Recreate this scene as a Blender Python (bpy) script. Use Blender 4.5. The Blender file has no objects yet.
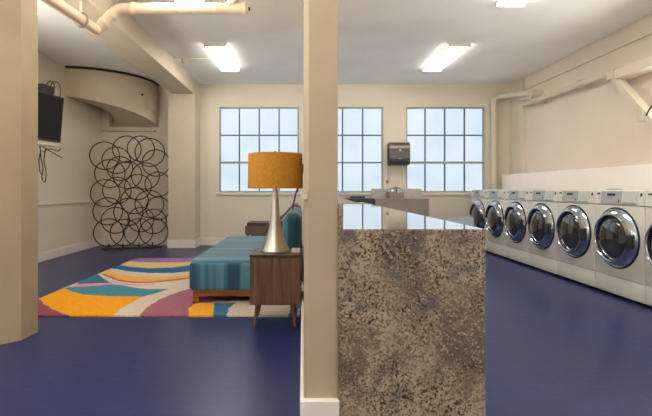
import bpy, bmesh, math, random
import numpy as np
from mathutils import Vector, Matrix
random.seed(5)
S = bpy.context.scene
COL = S.collection
F, CX, HY, CZ = 440.0, 303.0, 189.0, 1.09      # focal (px), vanishing point, eye height

def P(px, py, Y):
    return Vector(((px-CX)*Y/F, Y, CZ-(py-HY)*Y/F))

# ------------------------------------------------------------- materials
def lin(c):
    return tuple(((v/255)/12.92 if v/255 <= .04045 else ((v/255+.055)/1.055)**2.4) for v in c)+(1,)
def new_mat(name):
    m = bpy.data.materials.new(name); m.use_nodes = True
    nt = m.node_tree; b = nt.nodes['Principled BSDF']
    return m, nt, b
def ramp(nt, stops, fac):
    r = nt.nodes.new('ShaderNodeValToRGB'); e = r.color_ramp.elements
    while len(e) < len(stops): e.new(.5)
    for k, (p, c) in enumerate(stops):
        e[k].position = p; e[k].color = c
    nt.links.new(fac, r.inputs[0]); return r.outputs[0]
def tex(nt, kind, scale, vec=None, **kw):
    n = nt.nodes.new('ShaderNodeTex'+kind); n.inputs['Scale'].default_value = scale
    for k, v in kw.items():
        if k in n.inputs: n.inputs[k].default_value = v
        else: setattr(n, k, v)
    if vec: nt.links.new(vec, n.inputs['Vector'])
    return n
def coords(nt, scale=(1,1,1), src='Object'):
    t = nt.nodes.new('ShaderNodeTexCoord'); mp = nt.nodes.new('ShaderNodeMapping')
    mp.inputs['Scale'].default_value = scale
    nt.links.new(t.outputs[src], mp.inputs[0]); return mp.outputs[0]
def bump(nt, b, h, strength=.1, dist=.01):
    n = nt.nodes.new('ShaderNodeBump'); n.inputs['Strength'].default_value = strength
    n.inputs['Distance'].default_value = dist
    nt.links.new(h, n.inputs['Height']); nt.links.new(n.outputs[0], b.inputs['Normal'])
def mat(name, c, rough=.6, metal=0, var=.04, nscale=6, bmp=0, bscale=60, spec=.5, coat=0):
    m, nt, b = new_mat(name); c = lin(c)
    n = tex(nt, 'Noise', nscale, coords(nt), Detail=4)
    lo = tuple(v*(1-var*1.5) for v in c[:3])+(1,); hi = tuple(min(1, v*(1+var*1.5)) for v in c[:3])+(1,)
    nt.links.new(ramp(nt, [(.3, lo), (.7, hi)], n.outputs[0]), b.inputs['Base Color'])
    b.inputs['Roughness'].default_value = rough; b.inputs['Metallic'].default_value = metal
    b.inputs['Specular IOR Level'].default_value = spec
    b.inputs['Coat Weight'].default_value = coat
    if bmp:
        n2 = tex(nt, 'Noise', bscale, coords(nt), Detail=5); bump(nt, b, n2.outputs[0], bmp)
    return m
def emit(name, c, s):
    m, nt, b = new_mat(name)
    b.inputs['Base Color'].default_value = lin((230,230,230))
    b.inputs['Emission Color'].default_value = lin(c); b.inputs['Emission Strength'].default_value = s
    return m

WALLC = (205,190,168)
M = {}
M['wall'] = mat('wall_paint', (220,211,193), .7, var=.02, nscale=1.5, bmp=.08, bscale=90)
M['wall_r'] = mat('wall_paint_pink', (230,216,200), .7, var=.02, nscale=1.5, bmp=.08, bscale=90)
M['column'] = mat('column_paint', (200,187,164), .6, var=.03, nscale=3, bmp=.15, bscale=25)
M['column_near'] = mat('shaded_column_paint', (178,160,132), .6, var=.03, nscale=3, bmp=.15, bscale=25)  # column paint darkened: shade of the near front faces put into the colour
M['ceil'] = mat('ceiling_paint', (242,243,240), .8, var=.02, nscale=2, bmp=.05)
M['white'] = mat('white_trim', (228,222,212), .45, var=.02)
M['ledge'] = mat('ledge_white', (242,235,228), .5, var=.01)
M['pipe'] = mat('pipe_paint', (226,208,180), .4, var=.05, nscale=8)
M['pipe_r'] = mat('conduit_paint', (214,204,184), .5, var=.04)
M['black'] = mat('black_metal', (24,20,18), .4, metal=.3)
M['iron'] = mat('bronze_iron', (50,38,30), .45, metal=.6, var=.1)
M['dark'] = mat('dark_plastic', (40,38,38), .4)
M['shadow'] = mat('toe_shadow', (18,18,20), .8)  # near-black: toe shadow under the washers put into the plinth colour
M['tv'] = mat('tv_screen', (38,34,32), .45, var=.02, spec=.12)
M['cable'] = mat('cable', (38,34,34), .5)
M['redcord'] = mat('red_cord', (120,35,30), .5)
M['chrome'] = mat('chrome', (196,202,210), .07, metal=1, var=.02)
M['steel'] = mat('stainless', (156,146,134), .4, metal=.5, var=.06, nscale=3)
M['steel_light'] = mat('stainless_bright', (190,188,182), .35, metal=.4)
M['steel_dark'] = mat('dark_steel', (72,76,80), .35, metal=.7)
M['washer'] = mat('washer_enamel', (234,231,222), .3, var=.01, nscale=3)
M['washer_grey'] = mat('control_grey', (176,182,182), .35)
M['washer_w'] = mat('drawer_white', (214,214,208), .3)
M['sock'] = mat('muntin_grey', (92,104,118), .5)
M['sash'] = mat('sash_grey', (165,165,160), .5)
M['nickel'] = mat('brushed_nickel', (206,196,178), .3, metal=1, var=.05)
M['frame_gold'] = mat('diffuser_frame', (215,205,185), .5)
M['lamp_off'] = mat('screw_dark', (60,50,42), .5)
M['light'] = emit('light_diffuser', (255,248,238), 13.0)
M['gasket_reflect'] = mat('gasket_floor_reflection', (34,40,62), .25)  # blue of the floor's reflection put into the gasket colour
M['grey_top'] = mat('grey_top', (88,96,104), .45)
M['arm'] = mat('taupe_leather', (98,86,74), .5, var=.08)
M['disp_grey'] = mat('dispenser_grey', (82,80,78), .3)
M['paper'] = mat('pale_paper', (200,196,188), .6)

# frosted panes lit by daylight
m, nt, b = new_mat('frosted_pane')
n = tex(nt, 'Noise', 1.4, coords(nt), Detail=3)
c = ramp(nt, [(.3, lin((204,224,240))), (.5, lin((216,232,244))), (.72, lin((224,234,243)))], n.outputs[0])
nt.links.new(c, b.inputs['Emission Color']); b.inputs['Emission Strength'].default_value = .70
b.inputs['Base Color'].default_value = (.03,.03,.03,1); b.inputs['Roughness'].default_value = .4
M['pane'] = m

# painted concrete floor
m, nt, b = new_mat('navy_floor_paint')
co = coords(nt)
n = tex(nt, 'Noise', 1.3, co, Detail=5); n2 = tex(nt, 'Noise', 24, co, Detail=6)
nt.links.new(ramp(nt, [(.3, lin((27,40,84))), (.75, lin((34,48,98)))], n.outputs[0]), b.inputs['Base Color'])
r = ramp(nt, [(.25, (.3,)*3+(1,)), (.8, (.38,)*3+(1,))], n2.outputs[0]); nt.links.new(r, b.inputs['Roughness'])
w = tex(nt, 'Noise', 3.5, coords(nt, (1, 3.5, 1)), Detail=6, Distortion=.6)
bump(nt, b, w.outputs[0], .06, .02)
M['floor'] = m

# granite
def granite(name, rough, coat):
    m, nt, b = new_mat(name)
    co = coords(nt)
    wn = tex(nt, 'Noise', 9, co, Detail=3)
    add = nt.nodes.new('ShaderNodeVectorMath'); add.operation = 'MULTIPLY_ADD'
    nt.links.new(wn.outputs['Color'], add.inputs[0]); add.inputs[1].default_value = (.05,)*3
    nt.links.new(co, add.inputs[2]); wv = add.outputs[0]
    big = tex(nt, 'Noise', 3.6, wv, Detail=5, Roughness=.6)
    base = ramp(nt, [(.36, lin((108,94,84))), (.46, lin((134,117,101))), (.57, lin((172,154,130))), (.68, lin((122,108,98)))], big.outputs[0])
    def over(base, colr, fac):
        mx = nt.nodes.new('ShaderNodeMix'); mx.data_type = 'RGBA'
        nt.links.new(fac, mx.inputs[0]); nt.links.new(base, mx.inputs[6]); mx.inputs[7].default_value = colr
        return mx.outputs[2]
    W, K = (1,1,1,1), (0,0,0,1)
    # mottled brown grains
    g = tex(nt, 'Voronoi', 120, wv, feature='F1'); 
    sep = nt.nodes.new('ShaderNodeSeparateColor'); nt.links.new(g.outputs['Color'], sep.inputs[0])
    base = over(base, lin((104,84,68)), ramp(nt, [(.60, K), (.78, (.75,)*3+(1,))], sep.outputs[0]))
    base = over(base, lin((182,162,136)), ramp(nt, [(.80, K), (.9, (.6,)*3+(1,))], sep.outputs[1]))
    # dark specks, denser where a low noise allows
    sp = tex(nt, 'Noise', 92, wv, Detail=5, Roughness=.6)
    dn = tex(nt, 'Noise', 5.5, wv, Detail=2)
    m1 = ramp(nt, [(.53, K), (.57, (.92,)*3+(1,))], sp.outputs[0])
    m2 = ramp(nt, [(.40, (.3,)*3+(1,)), (.56, W)], dn.outputs[0])
    sm = nt.nodes.new('ShaderNodeMath'); sm.operation = 'MULTIPLY'
    nt.links.new(m1, sm.inputs[0]); nt.links.new(m2, sm.inputs[1])
    base = over(base, lin((40,30,26)), sm.outputs[0])
    # blue grey clouds
    bl = tex(nt, 'Noise', 8, wv, Detail=4)
    bs = nt.nodes.new('ShaderNodeSeparateColor'); nt.links.new(bl.outputs['Color'], bs.inputs[0])
    base = over(base, lin((78,80,86)), ramp(nt, [(.59, K), (.68, (.7,)*3+(1,))], bs.outputs[1]))
    nt.links.new(base, b.inputs['Base Color'])
    b.inputs['Roughness'].default_value = rough; b.inputs['Coat Weight'].default_value = coat
    b.inputs['Coat Roughness'].default_value = .02
    if not coat: b.inputs['Specular IOR Level'].default_value = .25
    return m
M['granite'] = granite('speckled_granite', .5, 0)
M['granite_top'] = granite('polished_granite', .06, 1.0)

# wood
def wood(name, c1, c2, axis=2, scale=1.0, rough=.45):
    m, nt, b = new_mat(name)
    s = [22*scale]*3; s[axis] = 1.6*scale
    n = tex(nt, 'Noise', 1.6, coords(nt, tuple(s)), Detail=5, Roughness=.6)
    nt.links.new(ramp(nt, [(.3, lin(c1)), (.7, lin(c2))], n.outputs[0]), b.inputs['Base Color'])
    b.inputs['Roughness'].default_value = rough
    return m
M['walnut'] = wood('walnut', (70,44,32), (126,88,66), 2, 1.0)
M['oak'] = wood('brown_oak', (110,62,24), (160,98,44), 0)
M['walnut_dark'] = wood('walnut_edge', (54,34,26), (84,56,42), 0)

# teal upholstery: soft woven bands (vertical on ends, crosswise on top)
def teal(name, axis):
    m, nt, b = new_mat(name)
    s = [.4]*3; s[axis] = 11
    n = tex(nt, 'Noise', 1.0, coords(nt, tuple(s)), Detail=1)
    f = tex(nt, 'Noise', 220, coords(nt), Detail=2)
    mx = nt.nodes.new('ShaderNodeMath'); mx.operation = 'MULTIPLY_ADD'
    nt.links.new(f.outputs[0], mx.inputs[0]); mx.inputs[1].default_value = .12; nt.links.new(n.outputs[0], mx.inputs[2])
    nt.links.new(ramp(nt, [(.46, lin((36,74,92))), (.56, lin((56,104,124))), (.66, lin((84,134,150)))], mx.outputs[0]), b.inputs['Base Color'])
    b.inputs['Roughness'].default_value = .85; b.inputs['Sheen Weight'].default_value = .3
    bump(nt, b, f.outputs[0], .2, .004)
    return m
M['teal_end'] = teal('teal_fabric_bands', 0)
M['teal_top'] = teal('teal_fabric_crossbands', 1)

# burlap lamp shade
m, nt, b = new_mat('ochre_burlap')
n = tex(nt, 'Noise', 1, coords(nt, (60,60,260)), Detail=4, Roughness=.7)
nt.links.new(ramp(nt, [(.3, lin((166,104,18))), (.7, lin((214,150,44)))], n.outputs[0]), b.inputs['Base Color'])
b.inputs['Roughness'].default_value = .8; bump(nt, b, n.outputs[0], .3, .003)
M['shade'] = m

# washer door glass
m, nt, b = new_mat('dark_door_glass')
b.inputs['Base Color'].default_value = lin((58,56,58)); b.inputs['Roughness'].default_value = .05
b.inputs['Coat Weight'].default_value = 1; b.inputs['Specular IOR Level'].default_value = .9
b.inputs['Metallic'].default_value = .2
M['glass'] = m

# ------------------------------------------------------------- geometry helpers
def box(bm, x0, x1, y0, y1, z0, z1, bev=0, seg=2):
    r = bmesh.ops.create_cube(bm, size=1)
    vs = r['verts']
    for v in vs:
        v.co = Vector(((x0+x1)/2+v.co.x*(x1-x0), (y0+y1)/2+v.co.y*(y1-y0), (z0+z1)/2+v.co.z*(z1-z0)))
    if bev:
        es = list({e for v in vs for e in v.link_edges})
        bmesh.ops.bevel(bm, geom=es, offset=bev, segments=seg, profile=.5, affect='EDGES')
    return bm
def prism(bm, pts, lo, hi, axis=2):
    def mk(p, h):
        return Vector((p[0],p[1],h)) if axis == 2 else Vector((p[0],h,p[1])) if axis == 1 else Vector((h,p[0],p[1]))
    a = [bm.verts.new(mk(p, lo)) for p in pts]; c = [bm.verts.new(mk(p, hi)) for p in pts]
    bm.faces.new(a); bm.faces.new(c[::-1]); n = len(pts)
    for i in range(n): bm.faces.new((a[i], c[i], c[(i+1)%n], a[(i+1)%n]))
    return bm
def tube(bm, pts, r, seg=12, caps=True, closed=False):
    pts = [Vector(p) for p in pts]; n = len(pts); rings = []; prev = None
    rr = r if isinstance(r, (list, tuple)) else [r]*n
    for i, p in enumerate(pts):
        if closed: d = (pts[(i+1)%n]-pts[i-1]).normalized()
        else: d = (pts[min(i+1,n-1)]-pts[max(i-1,0)]).normalized()
        if prev is None:
            u = d.orthogonal().normalized()
        else:
            u = (prev - d*prev.dot(d)).normalized()
        prev = u; w = d.cross(u)
        rings.append([bm.verts.new(p+(u*math.cos(t)+w*math.sin(t))*rr[i]) for t in [2*math.pi*k/seg for k in range(seg)]])
    m = n if closed else n-1
    for i in range(m):
        a, b2 = rings[i], rings[(i+1)%n]
        for k in range(seg): bm.faces.new((a[k], a[(k+1)%seg], b2[(k+1)%seg], b2[k]))
    if caps and not closed:
        bm.faces.new(rings[0][::-1]); bm.faces.new(rings[-1])
    return bm
def rounded(pts, rad, n=6):
    pts = [Vector(p) for p in pts]; out = [pts[0]]
    for i in range(1, len(pts)-1):
        a, p, c = pts[i-1], pts[i], pts[i+1]
        r = min(rad, (a-p).length*.49, (c-p).length*.49)
        s, e = p+(a-p).normalized()*r, p+(c-p).normalized()*r
        for k in range(n+1):
            t = k/n; out.append(s*(1-t)**2+p*2*t*(1-t)+e*t*t)
    return out+[pts[-1]]
def spline(pts, n=8):
    pts = [Vector(p) for p in pts]; out = []
    q = [pts[0]*2-pts[1]]+pts+[pts[-1]*2-pts[-2]]
    for i in range(1, len(q)-2):
        for k in range(n):
            t = k/n; a, b, c, d = q[i-1:i+3]
            out.append(.5*((2*b)+(c-a)*t+(2*a-5*b+4*c-d)*t*t+(3*b-a-3*c+d)*t**3))
    return out+[pts[-1]]
def lathe(bm, prof, c=(0,0,0), axis='Z', seg=40, close=False):
    c = Vector(c); rings = []
    for (r, h) in prof:
        ring = []
        if r < 1e-5:
            o = {'Z':(0,0,h),'X':(h,0,0),'Y':(0,h,0)}[axis]
            ring = [bm.verts.new(c+Vector(o))]*seg
        else:
            for k in range(seg):
                t = 2*math.pi*k/seg; a, b2 = r*math.cos(t), r*math.sin(t)
                o = {'Z':(a,b2,h),'X':(h,a,b2),'Y':(a,h,b2)}[axis]
                ring.append(bm.verts.new(c+Vector(o)))
        rings.append(ring)
    m = len(rings) if close else len(rings)-1
    for i in range(m):
        a, b2 = rings[i], rings[(i+1)%len(rings)]
        for k in range(seg):
            vs = []
            for v in (a[k], a[(k+1)%seg], b2[(k+1)%seg], b2[k]):
                if v not in vs: vs.append(v)
            if len(vs) > 2: bm.faces.new(vs)
    return bm
ROOT = {}
def obj(name, bm, m, parent=None, smooth=False, label=None):
    bmesh.ops.recalc_face_normals(bm, faces=bm.faces)
    if parent: bmesh.ops.translate(bm, verts=bm.verts, vec=-ROOT[parent.name])
    me = bpy.data.meshes.new(name); bm.to_mesh(me); bm.free()
    me.materials.append(M[m] if isinstance(m, str) else m)
    if smooth:
        for p in me.polygons: p.use_smooth = True
        me.set_sharp_from_angle(angle=math.radians(38))
    o = bpy.data.objects.new(name, me); COL.objects.link(o)
    if parent:
        o.parent = parent; ROOT[o.name] = ROOT[parent.name]
    else: ROOT[o.name] = Vector((0,0,0))
    if label: o['label'] = label
    return o
def tag(o, label, cat, group=None):
    o['label'] = label; o['category'] = cat
    if group: o['group'] = group
    return o
def thing(name, label, cat, loc=(0,0,0), group=None):
    o = bpy.data.objects.new(name, None); COL.objects.link(o); o.location = loc
    o.empty_display_size = .1; ROOT[o.name] = Vector(loc)
    return tag(o, label, cat, group)
def struct(name, bm, m, label, cat, smooth=False):
    o = obj(name, bm, m, None, smooth); o['kind'] = 'structure'; return tag(o, label, cat)
def N(): return bmesh.new()
def recentre(o):
    """put the origin of a single-mesh thing at its base centre"""
    vs = [v.co.copy() for v in o.data.vertices]
    lo = Vector((min(v[i] for v in vs) for i in range(3))); hi = Vector((max(v[i] for v in vs) for i in range(3)))
    c = Vector(((lo.x+hi.x)/2, (lo.y+hi.y)/2, lo.z))
    o.data.transform(Matrix.Translation(-c)); o.location = c; ROOT[o.name] = c
    return o
def copy_tree(root, loc, label):
    r = root.copy(); COL.objects.link(r); r.location = loc; r['label'] = label
    def rec(src, dst):
        for ch in list(src.children):
            c2 = ch.copy(); COL.objects.link(c2); c2.parent = dst; rec(ch, c2)
    rec(root, r); return r

# ------------------------------------------------------------- setting
H = 3.13; XL, XR, YB, YF = -3.93, 4.09, 8.56, -3.2
struct('floor', box(N(), XL-.2, XR+.2, YF-.2, YB+.2, -.1, 0), 'floor', 'glossy navy blue painted concrete floor across both rooms', 'floor')
struct('ceiling', box(N(), XL-.2, XR+.2, YF-.2, YB+.2, H, H+.1), 'ceil', 'flat pale grey painted ceiling', 'ceiling')
bm = N(); box(bm, XL-.2, XL, 4.6, YB, 0, H); box(bm, XL-.2, XL, YF, -2.8, 0, H); box(bm, XL-.2, XL, -2.8, 4.6, 0, .9); box(bm, XL-.2, XL, -2.8, 4.6, 2.95, H)  # unseen opening added in this wall to let in light for the ceiling
struct('wall_left', bm, 'wall', 'beige wall on the far left behind the mounted television', 'wall')
bm = N(); box(bm, XR, XR+.2, 4.8, YB, 0, H); box(bm, XR, XR+.2, YF, -2.8, 0, H); box(bm, XR, XR+.2, -2.8, 4.8, 0, 1.38); box(bm, XR, XR+.2, -2.8, 4.8, 2.44, H)  # another added opening out of view, brightens the ceiling from the right
struct('wall_right', bm, 'wall_r', 'pinkish beige wall above the row of washing machines', 'wall')
struct('wall_front', box(N(), XL-.2, XR+.2, YF-.2, YF, 0, H), 'wall', 'plain beige wall behind the viewer', 'wall')
# back wall with three openings
def wx(px): return (px-CX)*YB/F
def wz(py): return CZ-(py-HY)*YB/F
wins = [(wx(219), wx(299)), (wx(322.5), wx(383.3)), (wx(406), wx(485))]
WZ0, WZ1 = wz(192.5), wz(106.8)
bm = N(); xs = [XL] + [v for w in wins for v in w] + [XR]
box(bm, XL-.2, XR+.2, YB, YB+.2, 0, WZ0); box(bm, XL-.2, XR+.2, YB, YB+.2, WZ1, H)
for i in range(0, 8, 2): box(bm, xs[i]-(.2 if i==0 else 0), xs[i+1]+(.2 if i==6 else 0), YB, YB+.2, WZ0, WZ1)
struct('wall_back', bm, 'wall', 'beige far wall holding the three frosted windows', 'wall')
wl = ['frosted twelve pane window nearest the lamp, leftmost of the three', 'frosted nine pane window in the middle, just left of the towel dispenser', 'frosted twelve pane window on the right, beside the white pipe']
for i, (x0, x1) in enumerate(wins):
    w = thing('window_%d' % (i+1), wl[i], 'window', ((x0+x1)/2, YB, WZ0)); w['kind'] = 'structure'
    y0, y1 = YB+.04, YB+.08; f = .03
    bm = N()
    box(bm, x0, x0+f, y0-.02, y1, WZ0, WZ1); box(bm, x1-f, x1, y0-.02, y1, WZ0, WZ1)
    box(bm, x0+f, x1-f, y0-.02, y1, WZ1-f, WZ1); box(bm, x0+f, x1-f, y0-.02, y1, WZ0, WZ0+f)
    obj('window_frame', bm, 'sash', w)
    obj('pane', box(N(), x0+f, x1-f, y1-.015, y1-.005, WZ0+f, WZ1-f), 'pane', w)
    nc = 3 if i == 1 else 4
    bm = N()
    for k in range(1, nc):
        x = x0+(x1-x0)*k/nc; box(bm, x-.013, x+.013, y0, y1-.016, WZ0+f, WZ1-f)
    za, zb = wz(135), wz(162.5)
    box(bm, x0+f, x1-f, y0+.002, y1-.017, za-.013, za+.013)
    if i == 1: box(bm, x0+f, x1-f, y0+.002, y1-.017, zb-.013, zb+.013)
    obj('muntins', bm, 'sock', w)
    if i != 1: obj('sash_rail', box(N(), x0+f, x1-f, y0-.01, y1-.018, zb-.022, zb+.022), 'sash', w)
    obj('window_sill', box(N(), x0-.05, x1+.05, YB-.03, y0+.01, WZ0-.05, WZ0, .006), 'white', w)
# baseboards
struct('baseboard_left', box(N(), XL, XL+.018, YF, YB, 0, .14, .004), 'white', 'white baseboard along the far left wall', 'baseboard')
struct('baseboard_back', box(N(), XL+.02, XR, YB-.018, YB, 0, .14, .004), 'white', 'white baseboard below the far wall', 'baseboard')
struct('trim_1', box(N(), XL, XL+.03, YF, YB-.3, .84, .875, .006), 'wall', 'thin beige chair rail along the far left wall', 'trim')
# ceiling beam, columns
struct('ceiling_beam', box(N(), -2.42, -2.01, YF, 8.13, 2.85, H), 'column', 'long beige ceiling beam running over the left room to the far column', 'beam')
bm = N(); box(bm, -2.49, -2.0, 8.13, YB, 0, H)
struct('column', bm, 'column', 'square beige column at the far wall under the beam end', 'column')
bm = N(); box(bm, -2.508, -1.982, 8.112, YB, 0, .155, .006)
struct('trim_2', bm, 'white', 'white baseboard wrapped round the foot of the far column', 'baseboard')
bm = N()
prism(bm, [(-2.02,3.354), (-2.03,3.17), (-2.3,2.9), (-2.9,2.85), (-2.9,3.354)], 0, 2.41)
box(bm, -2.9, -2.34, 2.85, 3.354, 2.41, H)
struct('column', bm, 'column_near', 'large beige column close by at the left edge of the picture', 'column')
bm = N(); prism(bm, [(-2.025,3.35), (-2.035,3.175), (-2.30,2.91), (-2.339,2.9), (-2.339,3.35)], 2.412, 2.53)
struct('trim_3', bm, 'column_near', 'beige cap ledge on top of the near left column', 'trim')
# centre wall with counter on its right
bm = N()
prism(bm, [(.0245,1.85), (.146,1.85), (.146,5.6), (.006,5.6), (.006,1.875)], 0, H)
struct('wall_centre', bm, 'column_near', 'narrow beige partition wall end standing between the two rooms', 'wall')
bm = N(); box(bm, -.0125, .1505, 1.816, 1.8345, 0, .214, .004); box(bm, -.0125, .146, 1.8345, 1.849, 0, .212); box(bm, -.0125, .0055, 1.849, 5.6, 0, .214, .005)
struct('baseboard_centre', bm, 'white', 'tall white baseboard round the foot of the partition wall end', 'baseboard')
bm = N(); prism(bm, [(-.008,1.848), (.018,1.842), (.0235,1.85), (.0055,1.876), (.0055,5.6), (-.008,5.6)], 1.047, 1.083)
struct('trim_4', bm, 'column', 'small beige rail ledge on the left side of the partition wall', 'trim')
# right side: overhead step, corner pilaster, ledge panel
struct('trim_5', box(N(), XR-.03, XR, YF, 8.05, 2.905, H, .006), 'wall_r', 'shallow beige bulkhead strip along the top of the right wall', 'trim')
struct('trim_6', box(N(), 4.02, XR, 8.05, YB, 0, H), 'wall', 'narrow beige pilaster in the far right corner', 'trim')
struct('trim_7', box(N(), 3.8, XR, YF, 8.42, 0, 1.36, .01), 'ledge', 'white half height ledge wall behind the washing machines', 'wall')

# curved stair drum in the left corner
cx, cy = XL, 8.56
nA = 24
bm = N(); rows = []
def RR(t): return 1.27-.16*min(max(t/(math.pi/2),0),1)
for k in range(nA+1):
    th = math.pi/2*k/nA; t = k/nA
    ri = .82*(1-t)+.16*t
    zb = 2.63-.33*t**1.15
    u = Vector((math.sin(th), -math.cos(th), 0)); c0 = Vector((cx, cy, 0))
    rows.append([bm.verts.new(c0+u*RR(th)+Vector((0,0,H))), bm.verts.new(c0+u*RR(th)+Vector((0,0,zb))), bm.verts.new(c0+u*ri+Vector((0,0,zb))), bm.verts.new(c0+u*ri+Vector((0,0,H)))])
for k in range(nA):
    for j in range(4): bm.faces.new((rows[k][j], rows[k][(j+1)%4], rows[k+1][(j+1)%4], rows[k+1][j]))
bm.faces.new(rows[0]); bm.faces.new(rows[-1][::-1])
dr = thing('curved_soffit', 'curved beige drum soffit hanging in the left corner below the ceiling', 'soffit', (cx+.5, cy-.5, 2.3)); dr['kind'] = 'structure'
obj('drum', bm, 'column', dr, True)
def arc(r, z, t0, t1, n=20): return [Vector((cx+(RR(t)+r)*math.sin(t), cy-(RR(t)+r)*math.cos(t), z)) for t in [t0+(t1-t0)*k/n for k in range(n+1)]]
obj('shadow_gap_trim', tube(N(), arc(.004, H-.02, 0, math.pi/2), .021, 6), 'black', dr, True, 'black curved strip along its top edge')
# access panel on the drum
a0, a1 = math.radians(66), math.radians(84)
bm = N(); p = arc(.006, 0, a0, a1, 6)
for i in range(6):
    v = [bm.verts.new(Vector((q.x, q.y, z))) for q, z in ((p[i],2.55),(p[i+1],2.55),(p[i+1],3.05),(p[i],3.05))]
    bm.faces.new(v)
bmesh.ops.remove_doubles(bm, verts=bm.verts, dist=1e-4)
bmesh.ops.solidify(bm, geom=bm.faces[:], thickness=-.024)
obj('access_panel', bm, 'column', dr)
kn = arc(.012, 2.80, math.radians(60), math.radians(61), 1)[0]
obj('latch', lathe(N(), [(0,-.014),(.02,-.014),(.02,.014),(0,.014)], kn, 'Y', 12), 'black', dr, True)
struct('trim_8', box(N(), XL+.06, -2.85, YB-.1, YB, 2.2, 2.24, .006), 'column', 'thin beige ledge on the far wall just under the curved soffit', 'trim')

# ------------------------------------------------------------- ceiling lights
lights = [(-1.38,-1.085,6.16,7.44,'ceiling light with bright lens near the left window'),
          (2.04,2.33,6.16,7.44,'ceiling light with bright lens left of the conduit, above the far washers'),
          (-1.35,-1.06,3.42,4.64,'ceiling light half cut by the top edge, above the cream pipe'),
          (2.12,2.41,3.55,4.77,'ceiling light cut by the top edge on the right side'),
          (-1.35,-1.06,.7,1.92,'added ceiling fill light over the near left floor, unseen outside the picture'),  # from here on: unseen fixtures added for fill light
          (2.12,2.41,.7,1.92,'added ceiling fill light over the near right floor, unseen outside the picture'),
          (-1.35,-1.06,-2.0,-.78,'added unseen ceiling fill light behind the viewer on the left'),
          (2.12,2.41,-2.0,-.78,'added unseen ceiling fill light behind the viewer on the right')]
x0, x1, y0, y1, lb = lights[0]
L0 = thing('ceiling_light', lb, 'ceiling light', ((x0+x1)/2, (y0+y1)/2, H), 'ceiling light fixtures')
bm = N(); box(bm, x0-.012, x1+.012, y0-.02, y1+.02, H-.012, H, .003)
box(bm, x0-.01, x1+.01, y0-.012, y0, H-.052, H-.012); box(bm, x0-.01, x1+.01, y1, y1+.012, H-.052, H-.012)
obj('housing', bm, 'frame_gold', L0)
xm = (x0+x1)/2; hw = (x1-x0)/2
pr = [(xm-hw,H-.0125),(xm-hw,H-.03),(xm-hw*.85,H-.046),(xm,H-.05),(xm+hw*.85,H-.046),(xm+hw,H-.03),(xm+hw,H-.0125)]
obj('lens', prism(N(), pr, y0+.001, y1-.001, 1), 'light', L0, label='glowing white lens')
for (x0, x1, y0, y1, lb) in lights[1:]:
    copy_tree(L0, ((x0+x1)/2, (y0+y1)/2, H), lb)

# sprinkler
s = thing('sprinkler', 'small sprinkler head on a thin ceiling conduit left of the ceiling light', 'sprinkler', (-1.85,6.75,H-.03))
obj('conduit', tube(N(), [(-1.97,6.75,H-.035), (-1.42,6.75,H-.035)], .012, 8), 'pipe_r', s, True)
obj('head', lathe(N(), [(0,.015),(.02,.015),(.02,-.005),(.008,-.012),(.008,-.03),(.03,-.034),(.03,-.04),(0,-.04)], (-1.85,6.75,H-.05), 'Z', 14), 'steel', s, True)

# ------------------------------------------------------------- big cream pipe, top left
e1, e2 = P(97,31,4.4), P(118,8.6,4.4)
pp = [Vector((-2.19,2.2,2.67)), Vector((-2.14,3.7,2.675)), e1, e2, P(244,8.6,4.4)]
pt = thing('ceiling_pipe', 'thick cream painted drain pipe with elbows below the ceiling at top left', 'pipe', (-1.6,4.4,2.6))
obj('pipe_run', tube(N(), rounded([pp[0], pp[2], pp[3], pp[4]], .06, 6), .055, 18), 'pipe', pt, True)
def collar(a, b, t, r=.062, w=.05, name='coupling', par=pt, m='pipe'):
    a, b = Vector(a), Vector(b); d = (b-a).normalized(); c = a+(b-a)*t
    return obj(name, tube(N(), [c-d*w/2, c-d*w*.38, c+d*w*.38, c+d*w/2], [r*.93, r, r, r*.93], 18), m, par, True)
collar(e1, e2, .36); collar(e1, e2, .72, w=.035)
collar(e2, pp[4], .12); collar(e2, pp[4], .5, w=.02, r=.058); collar(e2, pp[4], .78, w=.03, r=.059)
obj('branch', tube(N(), rounded([P(224,8,4.4), P(234,2,4.37), P(243,-14,4.3)], .05, 4), .04, 14), 'pipe', pt, True)
bm = lathe(N(), [(0,-.03),(.066,-.03),(.066,.0),(.05,.006),(.05,.025),(0,.025)], P(246,8.6,4.4), 'X', 18)
obj('end_cap', bm, 'pipe', pt, True)
obj('plug_nut', box(N(), P(248.6,0,4.4).x, P(250,0,4.4).x, 4.385, 4.415, 2.875, 2.905), 'lamp_off', pt)
hg = thing('pipe_hanger', 'thin white hanger rod with a ring clamp holding the cream pipe', 'hanger', (-2.1,4.2,2.75))
c0 = pp[0]+(pp[2]-pp[0])*.87
obj('ring', tube(N(), [c0+Vector((math.cos(t)*.068,0,math.sin(t)*.068)) for t in [2*math.pi*k/20 for k in range(20)]], .009, 8, closed=True), 'steel', hg, True)
obj('rod', tube(N(), [c0+Vector((0,0,.068)), Vector((c0.x,c0.y,2.85))], .011, 8), 'white', hg, True)

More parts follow.
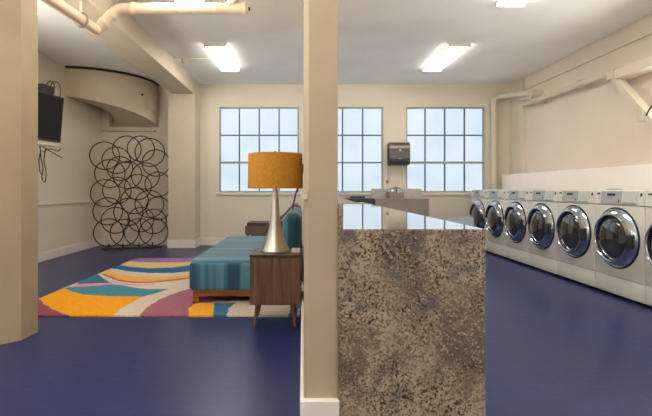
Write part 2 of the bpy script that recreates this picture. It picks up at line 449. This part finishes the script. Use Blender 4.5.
# ------------------------------------------------------------- conduits on the right
def W(px, py, X):
    Y = X*F/(px-CX); return P(px, py, Y)
cp = thing('wall_pipe', 'cream vertical pipe rising beside the right window and turning along the corner', 'pipe', (3.668,8.45,0))
q = [Vector((3.668,8.45,0)), Vector((3.668,8.45,P(0,97,8.45).z)), Vector((3.78,8.4,P(0,96.5,8.4).z)), W(534,92.5,3.94)]
obj('pipe_run', tube(N(), rounded(q, .12, 6), .048, 14), 'pipe_r', cp, True)
obj('clamp', box(N(), q[3].x-.05, XR, q[3].y-.03, q[3].y+.03, q[3].z-.06, q[3].z+.045, .006), 'frame_gold', cp)
cd = thing('wall_conduit', 'cream conduit with a hooked far end running along the right wall', 'pipe', (3.98,6.6,2.6))
q2 = [W(533,97.5,3.96), W(523,98.5,3.96), W(518.5,101,3.96), W(524,104,3.96), W(536,100.3,3.96), W(610,73,3.96)]
obj('pipe_run', tube(N(), rounded(q2, .1, 6), .04, 14), 'pipe_r', cd, True)
for px, py in ((538,99.6), (581,83.8)):
    c = W(px, py, 3.96)
    obj('clamp', box(N(), 3.92, XR, c.y-.035, c.y-.015, c.z-.055, c.z+.055), 'frame_gold', cd)
    obj('clamp', box(N(), 3.92, XR, c.y+.015, c.y+.035, c.z-.055, c.z+.055), 'frame_gold', cd)
du = thing('wall_duct', 'square cream duct continuing along the right wall with a slanting branch', 'duct', (3.95,5,2.5))
obj('duct_run', box(N(), 3.86, XR-.001, 1.5, 5.46, 2.455, 2.57, .01), 'wall_r', du)
obj('joint', box(N(), 3.87, XR-.001, 5.47, 5.62, 2.47, 2.59, .012), 'pipe_r', du)
a, b2 = Vector((3.95,5.54,2.5)), Vector((3.95,4.72,1.62))
d = (b2-a).normalized(); nrm = Vector((0, -d.z, d.y))*.038
bm = N(); prism(bm, [((a+nrm).y,(a+nrm).z), ((b2+nrm).y,(b2+nrm).z), ((b2-nrm).y,(b2-nrm).z), ((a-nrm).y,(a-nrm).z)], 3.88, 3.98, 0)
obj('slanting_branch', bm, 'pipe_r', du)
jb = W(645,117,3.93)
obj('junction_box', box(N(), 3.86, 4.0, jb.y-.05, jb.y+.05, jb.z-.05, jb.z+.05, .008), 'pipe_r', du)
cb = obj('black_cable', tube(N(), spline([W(646,116,3.85), W(649,110,3.86), W(653,105,3.87), W(662,99,4.05)]), .01, 6), 'cable', None, True)
tag(recentre(cb), 'short black cable rising from the junction box at the right edge', 'cable')

# ------------------------------------------------------------- television
fy, fx = 6.1, -3.36; ny, nx = 5.25, -3.5
dv = (Vector((fx,fy,0))-Vector((nx,ny,0))).normalized(); nv = Vector((dv.y,-dv.x,0))   # facing the room
tv = thing('television', 'dark flat television mounted on the left wall, partly behind the near column', 'television', (-3.5,5.7,1.74))
def slab(bm, z0, z1, o0, o1, s0=0, s1=1, tilt=.05):
    A, B = Vector((nx,ny,0)), Vector((fx,fy,0))
    pts = []
    for z in (z0, z1):
        for (s, o) in ((s0,o0),(s1,o0),(s1,o1),(s0,o1)):
            q_ = A.lerp(B, s)+nv*(o+tilt*(z-1.74)/.6); pts.append(bm.verts.new((q_.x,q_.y,z)))
    for f_ in ((0,1,2,3),(7,6,5,4),(0,4,5,1),(1,5,6,2),(2,6,7,3),(3,7,4,0)): bm.faces.new([pts[i] for i in f_])
    return bm
obj('casing', slab(N(), 1.73, 2.35, -.05, 0), 'dark', tv)
obj('screen', slab(N(), 1.755, 2.33, .0, .003, .02, .98), 'tv', tv)
obj('wall_arm', tube(N(), [(-3.45,5.7,2.05), (-3.62,5.85,2.05), (XL+.05,5.7,2.05)], .03, 8), 'dark', tv)
obj('wall_plate', box(N(), XL+.003, XL+.035, 5.58, 5.82, 1.95, 2.15), 'dark', tv)
bxo = recentre(obj('cable_box', slab(N(), 2.36, 2.46, -.12, -.01, .55, .8), 'dark'))
tag(bxo, 'small black box sitting on top of the wall television', 'box')
sh = thing('wall_shelf', 'thin white shelf bracket just under the wall television', 'shelf', (-3.6,5.7,1.6))
obj('shelf_board', slab(N(), 1.675, 1.70, -.25, 0, .25, .95, 0), 'white', sh)
obj('bracket', tube(N(), [(XL,5.95,1.4), (XL+.12,5.95,1.66)], .01, 6), 'steel', sh, True)
obj('bracket', tube(N(), [(XL,5.6,1.4), (XL+.12,5.6,1.66)], .01, 6), 'steel', sh, True)
def cablep(pts, Y, r=.007): return tube(N(), spline([P(x, y, Y) for x, y in pts], 6), r, 6)
cb = tv
obj('cable', cablep([(40,146),(41,158),(43,168),(42,178),(45,182),(46,172),(44,160),(46,148)], 5.95), 'cable', cb, True)
obj('cable', cablep([(43,147),(48,150),(55,154),(62,158)], 5.95), 'cable', cb, True)
obj('cable', cablep([(43,152),(50,149),(57,151),(61,149)], 5.95), 'cable', cb, True)
obj('cable', cablep([(41,150),(39,160),(40,172),(43,175)], 5.95), 'cable', cb, True)
obj('cable', cablep([(46,91),(46,85),(50,81),(54,84),(54,92)], 6.05), 'cable', cb, True)
obj('cable', cablep([(50,90),(52,83),(57,82),(60,87),(60,97)], 6.07), 'cable', cb, True)
o = recentre(obj('wall_outlet', box(N(), XL, XL+.012, 6.0, 6.08, 1.28, 1.4, .003), 'white')); tag(o, 'small white wall outlet below the television cables', 'outlet')

# ------------------------------------------------------------- ring screen
rings = [(104.8,155.7,13.8),(116.3,160.3,13.2),(127,149.3,13.3),(141,148.8,12.8),(150,152.4,14),(156,163,13.2),(110,173.6,14),
 (127.5,175,13.6),(145.5,176,13.2),(158,184.3,12.3),(105.4,193.2,13.6),(117,190.5,13.2),(107.8,211.3,13.6),(128.5,211.8,13.6),
 (134.6,200.8,13),(149.5,204,13.6),(158,208.5,11.5),(115.5,220.3,13),(108.6,232.6,13.8),(124.5,232.4,13.2),(138.6,232,13.4),
 (153.8,232,13.6),(153.6,221.4,12.3),(141,219.6,12.2),(120,168.5,12.0),(138,187,12.6)]
def sy(px): return 7.9+(px-103)/57*.3
rs = thing('ring_screen', 'tall open screen of welded dark metal rings standing in the left nook', 'screen', (-3.15,7.95,0))
dirv = Vector((P(160,0,sy(160)).x-P(103,0,sy(103)).x, sy(160)-sy(103), 0)).normalized()
for k, (px, py, r) in enumerate(rings):
    Y = sy(px)+.006*((k%3)-1); c = P(px, py, Y); rr = r*Y/F*1.0
    obj('ring', tube(N(), [c+dirv*rr*math.cos(t)+Vector((0,0,rr*math.sin(t))) for t in [2*math.pi*j/44 for j in range(44)]], 0.0098, 7, closed=True), 'iron', rs, True)
A, B = P(101,250,sy(101)), P(162,250,sy(162))
A.z = B.z = .012
obj('base_bar', tube(N(), [A, B], .012, 8), 'black', rs, True)
for px in (109,123,139,152.5):
    c = P(px, 246, sy(px)); c.z = 0
    obj('foot', box(box(N(), c.x-.015, c.x+.015, c.y-.14, c.y+.14, 0, .012), c.x-.01, c.x+.01, c.y-.01, c.y+.01, .012, .1), 'black', rs)

# ------------------------------------------------------------- rug
RX0, RX1, RY0, RY1 = -2.6, -.03, 3.75, 6.86; RZ = .012
def R2(px, py):
    Y = F*(CZ-RZ)/(py-HY); return ((px-CX)*Y/F, Y)
cream = (198,184,168)
pal = [ # colour, polygon in picture pixels, measured on the rug plane
 ((150,110,158), [(134,258),(200,258),(200,262),(164.7,262.6),(141,262),(128,261)]),
 ((214,186,110), [(125,262),(141,263),(164.7,263.4),(193,261.6),(193,264.5),(172.5,267),(149,267.8),(130,266.3),(118,264)]),
 ((52,96,138), [(118,264.5),(130,266.7),(149,268.3),(172.5,267.5),(193,264.8),(193,271),(172.5,273),(149,273),(128.8,271.4),(110,268)]),
 ((222,166,88), [(104,269),(110,270),(119.4,274.5),(141,277.2),(164.7,277.2),(193,274.3),(193,278),(172.5,280.3),(149,282.5),(133,282.5),(119,280),(108,275.2),(102,272)]),
 ((170,104,70), [(103,273.3),(109,275.2),(119,279.5),(133,281.6),(149,281.6),(172.5,279.4),(193,276.6),(193,278.2),(172.5,281),(149,283),(133,283),(118,281),(108,277),(101,274.2)]),
 ((208,140,158), [(112,280.5),(125,283.6),(140,284.4),(155,284),(155,285),(140,285.4),(125,284.8),(112,281.8)]),
 ((60,112,128), [(78,284.5),(78,280),(98.5,274.5),(105,279.5),(111,282.8)]),
 ((216,130,160), [(70,287.5),(78,284),(112.5,282.8),(112.5,284.6),(90,286.2)]),
 ((72,130,146), [(62,289),(70,287),(90,286.2),(112,284.4),(119,284.7),(133.4,287.6),(149,289.2),(168,289),(157,293),(143.6,296.6),(110,296.2),(85,294.8),(73,292.2)]),
 ((228,154,34), [(39,300),(55,289),(65,288.4),(74,292.4),(85,294.8),(110,296.3),(143.8,296.6),(130,303.5),(120,309),(111,318),(78,318),(65,313.5),(56,311),(46,305.6),(40.5,300.5)]),
 ((142,76,92), [(20,299),(39.5,298.8),(43,303.3),(52,309),(60,312.4),(76,317.8),(20,320)]),
 ((154,98,112), [(140,318),(140.5,314),(147.5,307),(158.4,300),(172.5,294),(190,288.6),(215,284),(260,284),(260,300),(215,302),(196,304),(189,309),(189,318)]),
 ((232,164,50), [(189,318),(188.5,309),(193,304.5),(200,302.5),(214,303),(213,318)]),
 ((62,112,140), [(213,318),(214,303),(236,303),(229,308),(226,318)]),
 ((60,110,140), [(288,318),(291,307),(296,304),(300,306),(296,318)]),
]
nxg, nyg = 290, 340
gx = np.linspace(RX0, RX1, nxg); gy = np.linspace(RY0, RY1, nyg)
GX, GY = np.meshgrid(gx, gy)
colr = np.zeros((nyg, nxg, 3)); colr[:] = lin(cream)[:3]
rng = np.random.default_rng(3)
jx = GX+.003*np.sin(GY*37); jy = GY+.003*np.sin(GX*41)
for c, pl in pal:
    q = [R2(*p) for p in pl]; ins = np.zeros(GX.shape, bool)
    for i in range(len(q)):
        (xa, ya), (xb, yb) = q[i], q[i-1]
        if ya == yb: continue
        cond = ((ya > jy) != (yb > jy)) & (jx < (xb-xa)*(jy-ya)/(yb-ya)+xa)
        ins ^= cond
    colr[ins] = lin(c)[:3]
colr *= (1+rng.normal(0, .07, (nyg, nxg, 1)))
verts = np.stack([GX, GY, np.full(GX.shape, RZ)], -1).reshape(-1, 3)
verts[:, 2] += .0012*rng.random(len(verts))
idx = np.arange(nxg*nyg).reshape(nyg, nxg)
faces = np.stack([idx[:-1,:-1], idx[:-1,1:], idx[1:,1:], idx[1:,:-1]], -1).reshape(-1, 4).tolist()
V = verts.tolist()
b0 = len(V)                       # skirt round the edge
loop = list(idx[0,:])+list(idx[1:,-1])+list(idx[-1,-2::-1])+list(idx[-2:0:-1,0])
for i in loop: V.append([V[i][0], V[i][1], 0.0])
for k in range(len(loop)):
    k2 = (k+1) % len(loop); faces.append([int(loop[k]), b0+k, b0+k2, int(loop[k2])])
me = bpy.data.meshes.new('rug'); me.from_pydata(V, [], faces); me.update()
ca = me.color_attributes.new('weave', 'FLOAT_COLOR', 'POINT')
buf = np.ones((len(V), 4)); buf[:nxg*nyg, :3] = np.clip(colr.reshape(-1, 3), 0, 1)
buf[nxg*nyg:, :3] = buf[[int(i) for i in loop], :3]
ca.data.foreach_set('color', buf.ravel())
m, nt, b = new_mat('rug_weave')
at = nt.nodes.new('ShaderNodeAttribute'); at.attribute_name = 'weave'
nt.links.new(at.outputs['Color'], b.inputs['Base Color']); b.inputs['Roughness'].default_value = .95
b.inputs['Specular IOR Level'].default_value = .1
me.materials.append(m)
rug = bpy.data.objects.new('rug', me); COL.objects.link(rug)
tag(recentre(rug), 'colourful abstract rug with yellow, blue, mauve and cream swirls on the navy floor', 'rug')

# ------------------------------------------------------------- sofa / daybed
sx0, sx1, sy0, sy1 = -1.075, -.014, 4.13, 6.28
fz = RZ+.003
so = thing('daybed_sofa', 'long teal upholstered daybed sofa on a brown wooden frame standing on the rug', 'sofa', (-.55,5.2,fz))
obj('seat', box(N(), sx0, sx1, sy0, sy1, .132, .40, .035, 4), 'teal_end', so, True)
bm = N(); box(bm, sx0+.012, -.2, sy0+.012, sy1-.01, .36, .425, .028, 4)
obj('seat_cushion', bm, 'teal_top', so, True)
bm = N(); box(bm, sx0+.05, sx1-.03, sy0+.04, sy0+.08, .075, .131); box(bm, sx0+.05, sx1-.03, sy1-.08, sy1-.04, .075, .131)
box(bm, sx0+.05, sx0+.09, sy0+.08, sy1-.08, .075, .131); box(bm, sx1-.07, sx1-.03, sy0+.08, sy1-.08, .075, .131)
obj('wooden_frame', bm, 'oak', so)
for x in (sx0+.035, sx1-.09):
    for y in (sy0+.03, sy1-.09): obj('leg', box(N(), x, x+.055, y, y+.055, fz, .131, .004), 'oak', so)
for (ya, yb) in ((4.55,5.38),(5.40,6.22)):
    bm = N(); box(bm, -.215, -.015, ya, yb, .40, .84, .085, 6)
    for v in bm.verts:   # lean back and soften
        t = (v.co.z-.4)/.48; v.co.x += .025*t - .02*math.sin(math.pi*min(max(t,0),1)) if v.co.x < -.14 else 0
    obj('back_cushion', bm, 'teal_end', so, True)
# armchair beyond the sofa
ac = thing('armchair', 'low taupe armchair with a curved back behind the far end of the teal sofa', 'armchair', (-.5,7.2,0))
Z = lambda py, Y: CZ-(py-HY)*Y/F
AY = 6.9
obj('armrest', box(N(), -.91, -.2, AY, AY+.16, Z(235,AY), Z(226,AY), .01), 'arm', ac)
obj('armrest_pad', box(N(), -.88, -.2, AY-.01, AY+.17, Z(226,AY)+.001, Z(222.5,AY), .008), 'walnut_dark', ac)
obj('seat', box(N(), -.85, -.1, AY+.18, AY+.66, .2, .40, .03, 3), 'arm', ac, True)
obj('armrest', box(N(), -.91, -.2, AY+.68, AY+.84, Z(235,AY), Z(224.5,AY), .01), 'arm', ac)
sp = spline([P(x_, y_, AY+.02) for x_, y_ in ((266,224),(280,218),(286,211.5),(292,206),(297,205),(301,209))], 6)
bm = N(); rows = []
for p_ in sp:
    rows.append([bm.verts.new(p_+Vector((0,yy,zz))) for yy, zz in ((-.05,.0),(.8,.0),(.8,-.05),(-.05,-.05))])
for i in range(len(rows)-1):
    for j in range(4): bm.faces.new((rows[i][j], rows[i][(j+1)%4], rows[i+1][(j+1)%4], rows[i+1][j]))
bm.faces.new(rows[0]); bm.faces.new(rows[-1][::-1])
obj('curved_back', bm, 'arm', ac, True)
for x in (-.87, -.24):
    for y in (AY+.06, AY+.76): obj('leg', tube(N(), [(x,y,0), (x,y,Z(235,AY)+.01)], [.014,.022], 10), 'walnut_dark', ac, True)

# ------------------------------------------------------------- side table
tx0, tx1, ty0, ty1 = -.42, -.014, 3.44, 3.80
st = thing('side_table', 'walnut side table with splayed legs holding the lamp', 'side table', ((tx0+tx1)/2, 3.63, 0))
tz = .575
obj('cabinet_body', box(N(), tx0+.004, tx1-.003, ty0+.006, ty1-.004, .18, tz-.02, .003), 'walnut', st)
obj('table_top', box(N(), tx0, tx1, ty0, ty1, tz-.0195, tz, .003), 'walnut_dark', st)
obj('drawer_front', box(N(), tx0+.012, tx1-.011, ty0, ty0+.0055, .19, tz-.03, .002), 'walnut', st)
for sxn, x in ((-1, tx0+.06), (1, tx1-.07)):
    for syn, y in ((-1, ty0+.05), (1, ty1-.06)):
        zb = .001 if syn < 0 else RZ+.004
        obj('leg', tube(N(), [(x,y,.181), (x+sxn*.022,y+syn*.02,zb)], [.02,.011], 12), 'walnut', st, True)
o = recentre(obj('booklet', box(N(), -.095, -.025, 3.55, 3.75, tz+.0005, tz+.014, .003), 'paper')); tag(o, 'small pale grey booklet lying on the side table right of the lamp', 'booklet')
# lamp
lx, ly = P(275.3,0,3.63).x, 3.63
lm = thing('table_lamp', 'table lamp with an ochre drum shade and flared brushed metal base', 'lamp', (lx,ly,tz+.001))
prof = [(0,0),(.118,0),(.12,.006),(.118,.014),(.104,.04),(.088,.075),(.070,.13),(.055,.19),(.043,.26),(.034,.34),(.027,.42),(.022,.50),(.018,.53),(.018,.60),(0,.60)]
obj('lamp_base', lathe(N(), prof, (lx,ly,tz+.001), 'Z', 48), 'nickel', lm, True)
zs0, zs1 = Z(188.5,3.63), Z(154,3.63)
r0 = .226
obj('lamp_shade', lathe(N(), [(r0,zs0),(r0-.004,zs1),(r0-.008,zs1),(r0-.004,zs0)], (lx,ly,0), 'Z', 64, True), 'shade', lm, True)
bm = N()
for k in range(3):
    t = 2*math.pi*k/3+.4; tube(bm, [(lx,ly,zs1-.02), (lx+.219*math.cos(t),ly+.219*math.sin(t),zs1-.012)], .003, 6)
tube(bm, [(lx,ly,tz+.58), (lx,ly,zs1+.002)], .006, 8)
obj('harp', bm, 'black', lm, True)
obj('finial', lathe(N(), [(0,0),(.008,0),(.014,.008),(.012,.018),(.006,.024),(0,.026)], (lx,ly,zs1), 'Z', 16), 'walnut_dark', lm, True)
cr = obj('red_cord', tube(N(), spline([P(303.2,164,4.4), P(302.4,172,4.4), P(300,180,4.4), P(297,190,4.4), P(294.5,199,4.4), P(292.5,209,4.4)], 6), .009, 8), 'redcord', None, True)
tag(recentre(cr), 'thin dark red cord curving down behind the ochre lamp shade', 'cord')

# ------------------------------------------------------------- counter
cz = .92
ct = thing('granite_counter', 'long island counter with a speckled brown granite waterfall end and polished top', 'counter', (.45,3.7,0))
obj('end_panel', box(N(), .1475, .762, 1.8355, 1.87, 0, cz-.001, .002), 'granite', ct)
obj('countertop', box(N(), .1475, .762, 1.836, 5.6, cz-.0005, cz+.002, .0008), 'granite_top', ct)
obj('countertop_slab', box(N(), .153, .76, 1.871, 5.6, cz-.035, cz-.001), 'granite', ct)
obj('cabinet', box(N(), .16, .73, 1.872, 5.55, .001, cz-.036), 'white', ct)
obj('backsplash', box(N(), .1475, .167, 1.837, 5.6, cz+.002, cz+.104, .002), 'granite', ct)

# ------------------------------------------------------------- utility sink on the far wall
sk = thing('utility_sink', 'stainless steel utility sink with backsplash against the far wall', 'sink', (1.78,8.2,0))
yk = 7.9; zk = Z(199.8,yk)
x0, x1 = (375-CX)*yk/F, (429-CX)*yk/F
bm = N(); box(bm, x0, x1, yk, yk+.02, .5, zk); box(bm, x0, x0+.02, yk+.02, YB-.06, .5, zk); box(bm, x1-.02, x1, yk+.02, YB-.06, .5, zk)
box(bm, x0+.02, x1-.02, yk+.02, YB-.06, .5, .52)
box(bm, x0-.01, x1+.01, yk-.012, yk+.03, zk, zk+.02, .006)
obj('basin', bm, 'steel', sk)
obj('sink_backsplash', box(N(), wx(371), wx(421), YB-.055, YB-.03, zk-.05, Z(188.6,8.5), .004), 'steel_light', sk)
for x in (x0+.03, x1-.03):
    for y in (yk+.03, YB-.12): obj('leg', tube(N(), [(x,y,0), (x,y,.5)], .02, 10), 'steel', sk, True)
fc = P(396,190,8.3)
bm = lathe(N(), [(0,0),(.15,0),(.15,.03),(.125,.065),(.07,.09),(0,.1)], (fc.x,8.36,Z(192,8.36)), 'Z', 24)
f = obj('faucet', bm, 'chrome', sk, True, 'domed chrome faucet')
obj('spout', tube(N(), rounded([(fc.x,8.36,Z(191,8.36)), (fc.x,8.36,Z(186.5,8.36)), (fc.x,8.12,Z(188.5,8.12)), (fc.x,8.1,Z(193,8.1))], .05, 4), .018, 10), 'chrome', f, True)
obj('mounting_plate', box(N(), fc.x-.14, fc.x+.14, 8.22, YB-.056, zk+.02, Z(192,8.36), .004), 'steel', f)
# dark basin left of it
db = thing('wash_basin', 'low dark rounded basin beside the stainless sink, seen over the counter', 'basin', (1.05,8.0,0))
bx0, bx1 = (345-CX)*8.0/F, (372.5-CX)*8.0/F; zt = Z(198.3,8.0)
bm = N(); sec = [(bx0,zt),(bx0+.08,zt-.035),(bx0+.25,zt-.08),(bx1,zt-.14),(bx1,zt)]
prism(bm, sec, 7.85, 8.35, 1)
obj('basin_shell', bm, 'steel_dark', db, True)
obj('rim', box(N(), bx0+.12, bx1-.1, 8.2, 8.35, zt+.001, zt+.035, .01), 'steel_dark', db)
obj('pedestal', box(N(), bx1-.22, bx1-.05, 8.0, 8.3, 0, zt-.1), 'steel_dark', db)
# towel dispenser
yd = YB; x0, x1 = wx(388), wx(407.5); z0, z1 = wz(165.5), wz(143.3)
td = thing('towel_dispenser', 'dark grey paper towel dispenser on the far wall between two windows', 'dispenser', ((x0+x1)/2, YB, z0))
h = z1-z0
obj('housing', prism(N(), [(YB,z0),(YB,z1),(YB-.17,z1),(YB-.21,z1-.05),(YB-.22,z0+.12),(YB-.17,z0+.02),(YB-.1,z0)], x0, x1, 0), 'disp_grey', td)
obj('top_band', box(N(), x0-.004, x1+.004, YB-.224, YB-.02, z1-.12, z1-.07, .004), 'steel', td, label='light grey band')
obj('window_badge', box(N(), (x0+x1)/2-.02, (x0+x1)/2+.02, YB-.222, YB-.21, z1-.17, z1-.135, .003), 'paper', td)
obj('lower_tray', box(N(), x0+.001, x1-.001, YB-.222, YB-.03, z0+.03, z0+.085, .01), 'black', td)
obj('lever_mark', box(N(), (x0+x1)/2-.03, (x0+x1)/2+.03, YB-.2235, YB-.21, z0+.115, z0+.125), 'paper', td)
ob = thing('wall_outlet', 'white cable cover and outlet on the far wall left of the towel dispenser', 'outlet', (wx(386.5),YB,wz(183)))
obj('cable_cover', box(N(), wx(385.2), wx(387), YB-.03, YB, wz(180), wz(145), .003), 'white', ob)
obj('outlet_plate', box(N(), wx(385.5), wx(389), YB-.012, YB, wz(184), wz(179.5), .003), 'paper', ob)
obj('plug', box(N(), wx(386.2), wx(388.2), YB-.04, YB-.012, wz(182.5), wz(181), .003), 'dark', ob)

# tapered grey board just past the counter
def G(px, py, z):
    Y = F*(CZ-z)/(py-HY); return ((px-CX)*Y/F, Y)
ib = thing('ironing_board', 'low grey tapered board top just beyond the right edge of the counter', 'ironing board', (1.45,4.0,0))
out = [G(441.8,219.9,.8), G(453,217.6,.8), G(464,215.9,.8), G(470,215.8,.8), G(473,217.5,.8), (1.36,3.5), (1.25,3.2), (1.1,3.35), (1.12,3.7)]
obj('board_top', prism(N(), out, .775, .8), 'grey_top', ib)
bm = N(); tube(bm, [(1.25,3.5,.012), (1.5,4.4,.774)], .012, 8); tube(bm, [(1.5,4.4,.012), (1.25,3.5,.774)], .012, 8)
obj('crossed_legs', bm, 'steel', ib, True)
obj('foot', tube(N(), [(1.05,3.55,.012), (1.33,3.46,.012)], .012, 8), 'steel', ib, True)
obj('foot', tube(N(), [(1.32,4.46,.012), (1.68,4.33,.012)], .012, 8), 'steel', ib, True)

# ------------------------------------------------------------- washing machines
XW = 3.145; PW = .695; HW = 1.08
def mk_washer(yc, label):
    w = thing('washing_machine', label, 'washing machine', (XW, yc, 0), 'front loading washing machines in a row')
    g = .004; y0, y1 = yc-PW/2+g, yc+PW/2-g
    obj('cabinet', box(N(), XW, XW+.63, y0, y1, .2035, .93, .012, 3), 'washer', w, True)
    obj('lower_panel', box(N(), XW, XW+.62, y0, y1, .03, .202, .008, 2), 'washer', w, True)
    obj('plinth', box(N(), XW+.04, XW+.6, y0+.02, y1-.02, 0, .03), 'shadow', w)
    con = obj('control_console', prism(N(), [(XW-.004,.934),(XW+.012,HW-.006),(XW+.02,HW),(XW+.62,HW),(XW+.62,.934)], y0, y1, 1), 'washer', w)
    def onface(ya, yb, z0, z1, m, name, t=.006, lab=None):
        f_ = lambda z: XW-.004+.016*(z-.934)/(HW-.006-.934)
        return obj(name, prism(N(), [(f_(z0)-t,z0),(f_(z1)-t,z1),(f_(z1)+.001,z1),(f_(z0)+.001,z0)], ya, yb, 1), m, con, label=lab)
    onface(yc-.05, yc+.24, .945, 1.068, 'washer_grey', 'display_panel', lab='grey display panel')
    onface(yc+.04, yc+.15, 1.02, 1.045, 'dark', 'display', .008)
    onface(yc-.26, yc-.07, .945, 1.066, 'washer_w', 'detergent_drawer', .008)
    onface(yc-.24, yc-.09, .95, .962, 'chrome', 'drawer_lip', .012)
    onface(yc-.03, yc-.015, .96, .985, 'dark', 'coin_slot', .008)
    onface(yc-.31, yc-.295, 1.02, 1.05, 'dark', 'lock', .008)
    onface(yc+.27, yc+.31, 1.035, 1.05, 'dark', 'badge', .005)
    zc, yo = .60, yc+.012
    dr_ = obj('door', lathe(N(), [(.292,.0),(.296,-.008),(.290,-.02),(.274,-.04),(.246,-.072),(.238,-.074),(.228,-.055),(.224,.0)], (XW,yo,zc), 'X', 56), 'chrome', w, True, 'round chrome door ring')
    obj('door_glass', lathe(N(), [(.226,-.03),(.206,-.048),(.17,-.066),(.12,-.078),(.06,-.086),(0,-.088)], (XW,yo,zc), 'X', 48), 'glass', dr_, True, 'bulging dark door glass')
    obj('inner_rim', tube(N(), [(XW-.066,yo+.231*math.cos(t),zc+.231*math.sin(t)) for t in [2*math.pi*k/48 for k in range(48)]], .008, 8, closed=True), 'chrome', dr_, True)
    obj('gasket', tube(N(), [(XW-.003,yo+.297*math.cos(t),zc+.297*math.sin(t)) for t in [2*math.pi*k/48 for k in range(48)]], .011, 8, closed=True), 'gasket_reflect', w, True)
    obj('door_handle', box(N(), XW-.088, XW-.03, yo-.288, yo-.222, zc-.08, zc+.06, .014, 3), 'steel_dark', dr_, True, 'grey door handle')
    obj('hinge', box(N(), XW-.05, XW-.012, yo+.225, yo+.27, zc-.05, zc+.05, .006), 'chrome', dr_, True)
    return w
wlab = ['white washing machine cut off by the right edge of the picture',
 'white washing machine nearest that shows whole, with a small dark lid on top',
 'second whole white washing machine counting from the right',
 'third whole white washing machine counting from the right',
 'middle white washing machine, fourth whole one from the right',
 'white washing machine third from the far window wall',
 'white washing machine next to last toward the far window wall']
wlab[4] = 'white washing machine with a fully visible door, third from the far window wall'
wlab[5] = 'white washing machine next to last toward the far window wall'
wlab[6] = 'white washing machine last in the row, partly hidden by the granite counter'
y0 = 4.05-PW/2
w0 = mk_washer(y0, wlab[0])
for k in range(1, 7): copy_tree(w0, (XW, y0+PW*k, 0), wlab[k])
o = recentre(obj('lid', lathe(N(), [(0,0),(.075,0),(.08,.008),(.06,.016),(0,.018)], (3.27,4.62,HW+.001), 'Z', 24), 'washer_grey', None, True))
tag(o, 'small flat grey lid lying on top of the nearest whole washing machine', 'lid')

# ------------------------------------------------------------- world, camera
wd = bpy.data.worlds.new('World'); S.world = wd; wd.use_nodes = True
wn = wd.node_tree; tc = wn.nodes.new('ShaderNodeTexCoord'); sx = wn.nodes.new('ShaderNodeSeparateXYZ')
wn.links.new(tc.outputs['Generated'], sx.inputs[0])
wr = ramp(wn, [(0, (1,.95,.86,1)), (.495, (1,.95,.86,1)), (.505, (.09,.11,.13,1))], sx.outputs[2])
mr = wn.nodes.new('ShaderNodeMapRange'); mr.inputs[1].default_value = -1; wn.links.new(sx.outputs[2], mr.inputs[0])
wn.links.new(mr.outputs[0], wr.node.inputs[0])
wn.links.new(wr, wn.nodes['Background'].inputs[0])
wn.nodes['Background'].inputs[1].default_value = 7.5      # made-up bright ground lighting the ceiling through the added openings, dull sky
cam = bpy.data.cameras.new('Camera'); co_ = bpy.data.objects.new('Camera', cam); COL.objects.link(co_)
co_.location = (0,0,CZ); co_.rotation_euler = (math.pi/2,0,0)
cam.sensor_width = 36; cam.lens = F/652*36
cam.shift_x = (326-CX)/652; cam.shift_y = (HY-208)/652
cam.clip_start = .05
S.camera = co_
S.view_settings.view_transform = 'Standard'; S.view_settings.look = 'None'
S.view_settings.exposure = 0.55; S.view_settings.gamma = 1
S.view_settings.use_curve_mapping = False
S.cycles.max_bounces = 8; S.cycles.diffuse_bounces = 5; S.cycles.use_denoising = True
S.cycles.sample_clamp_indirect = 6
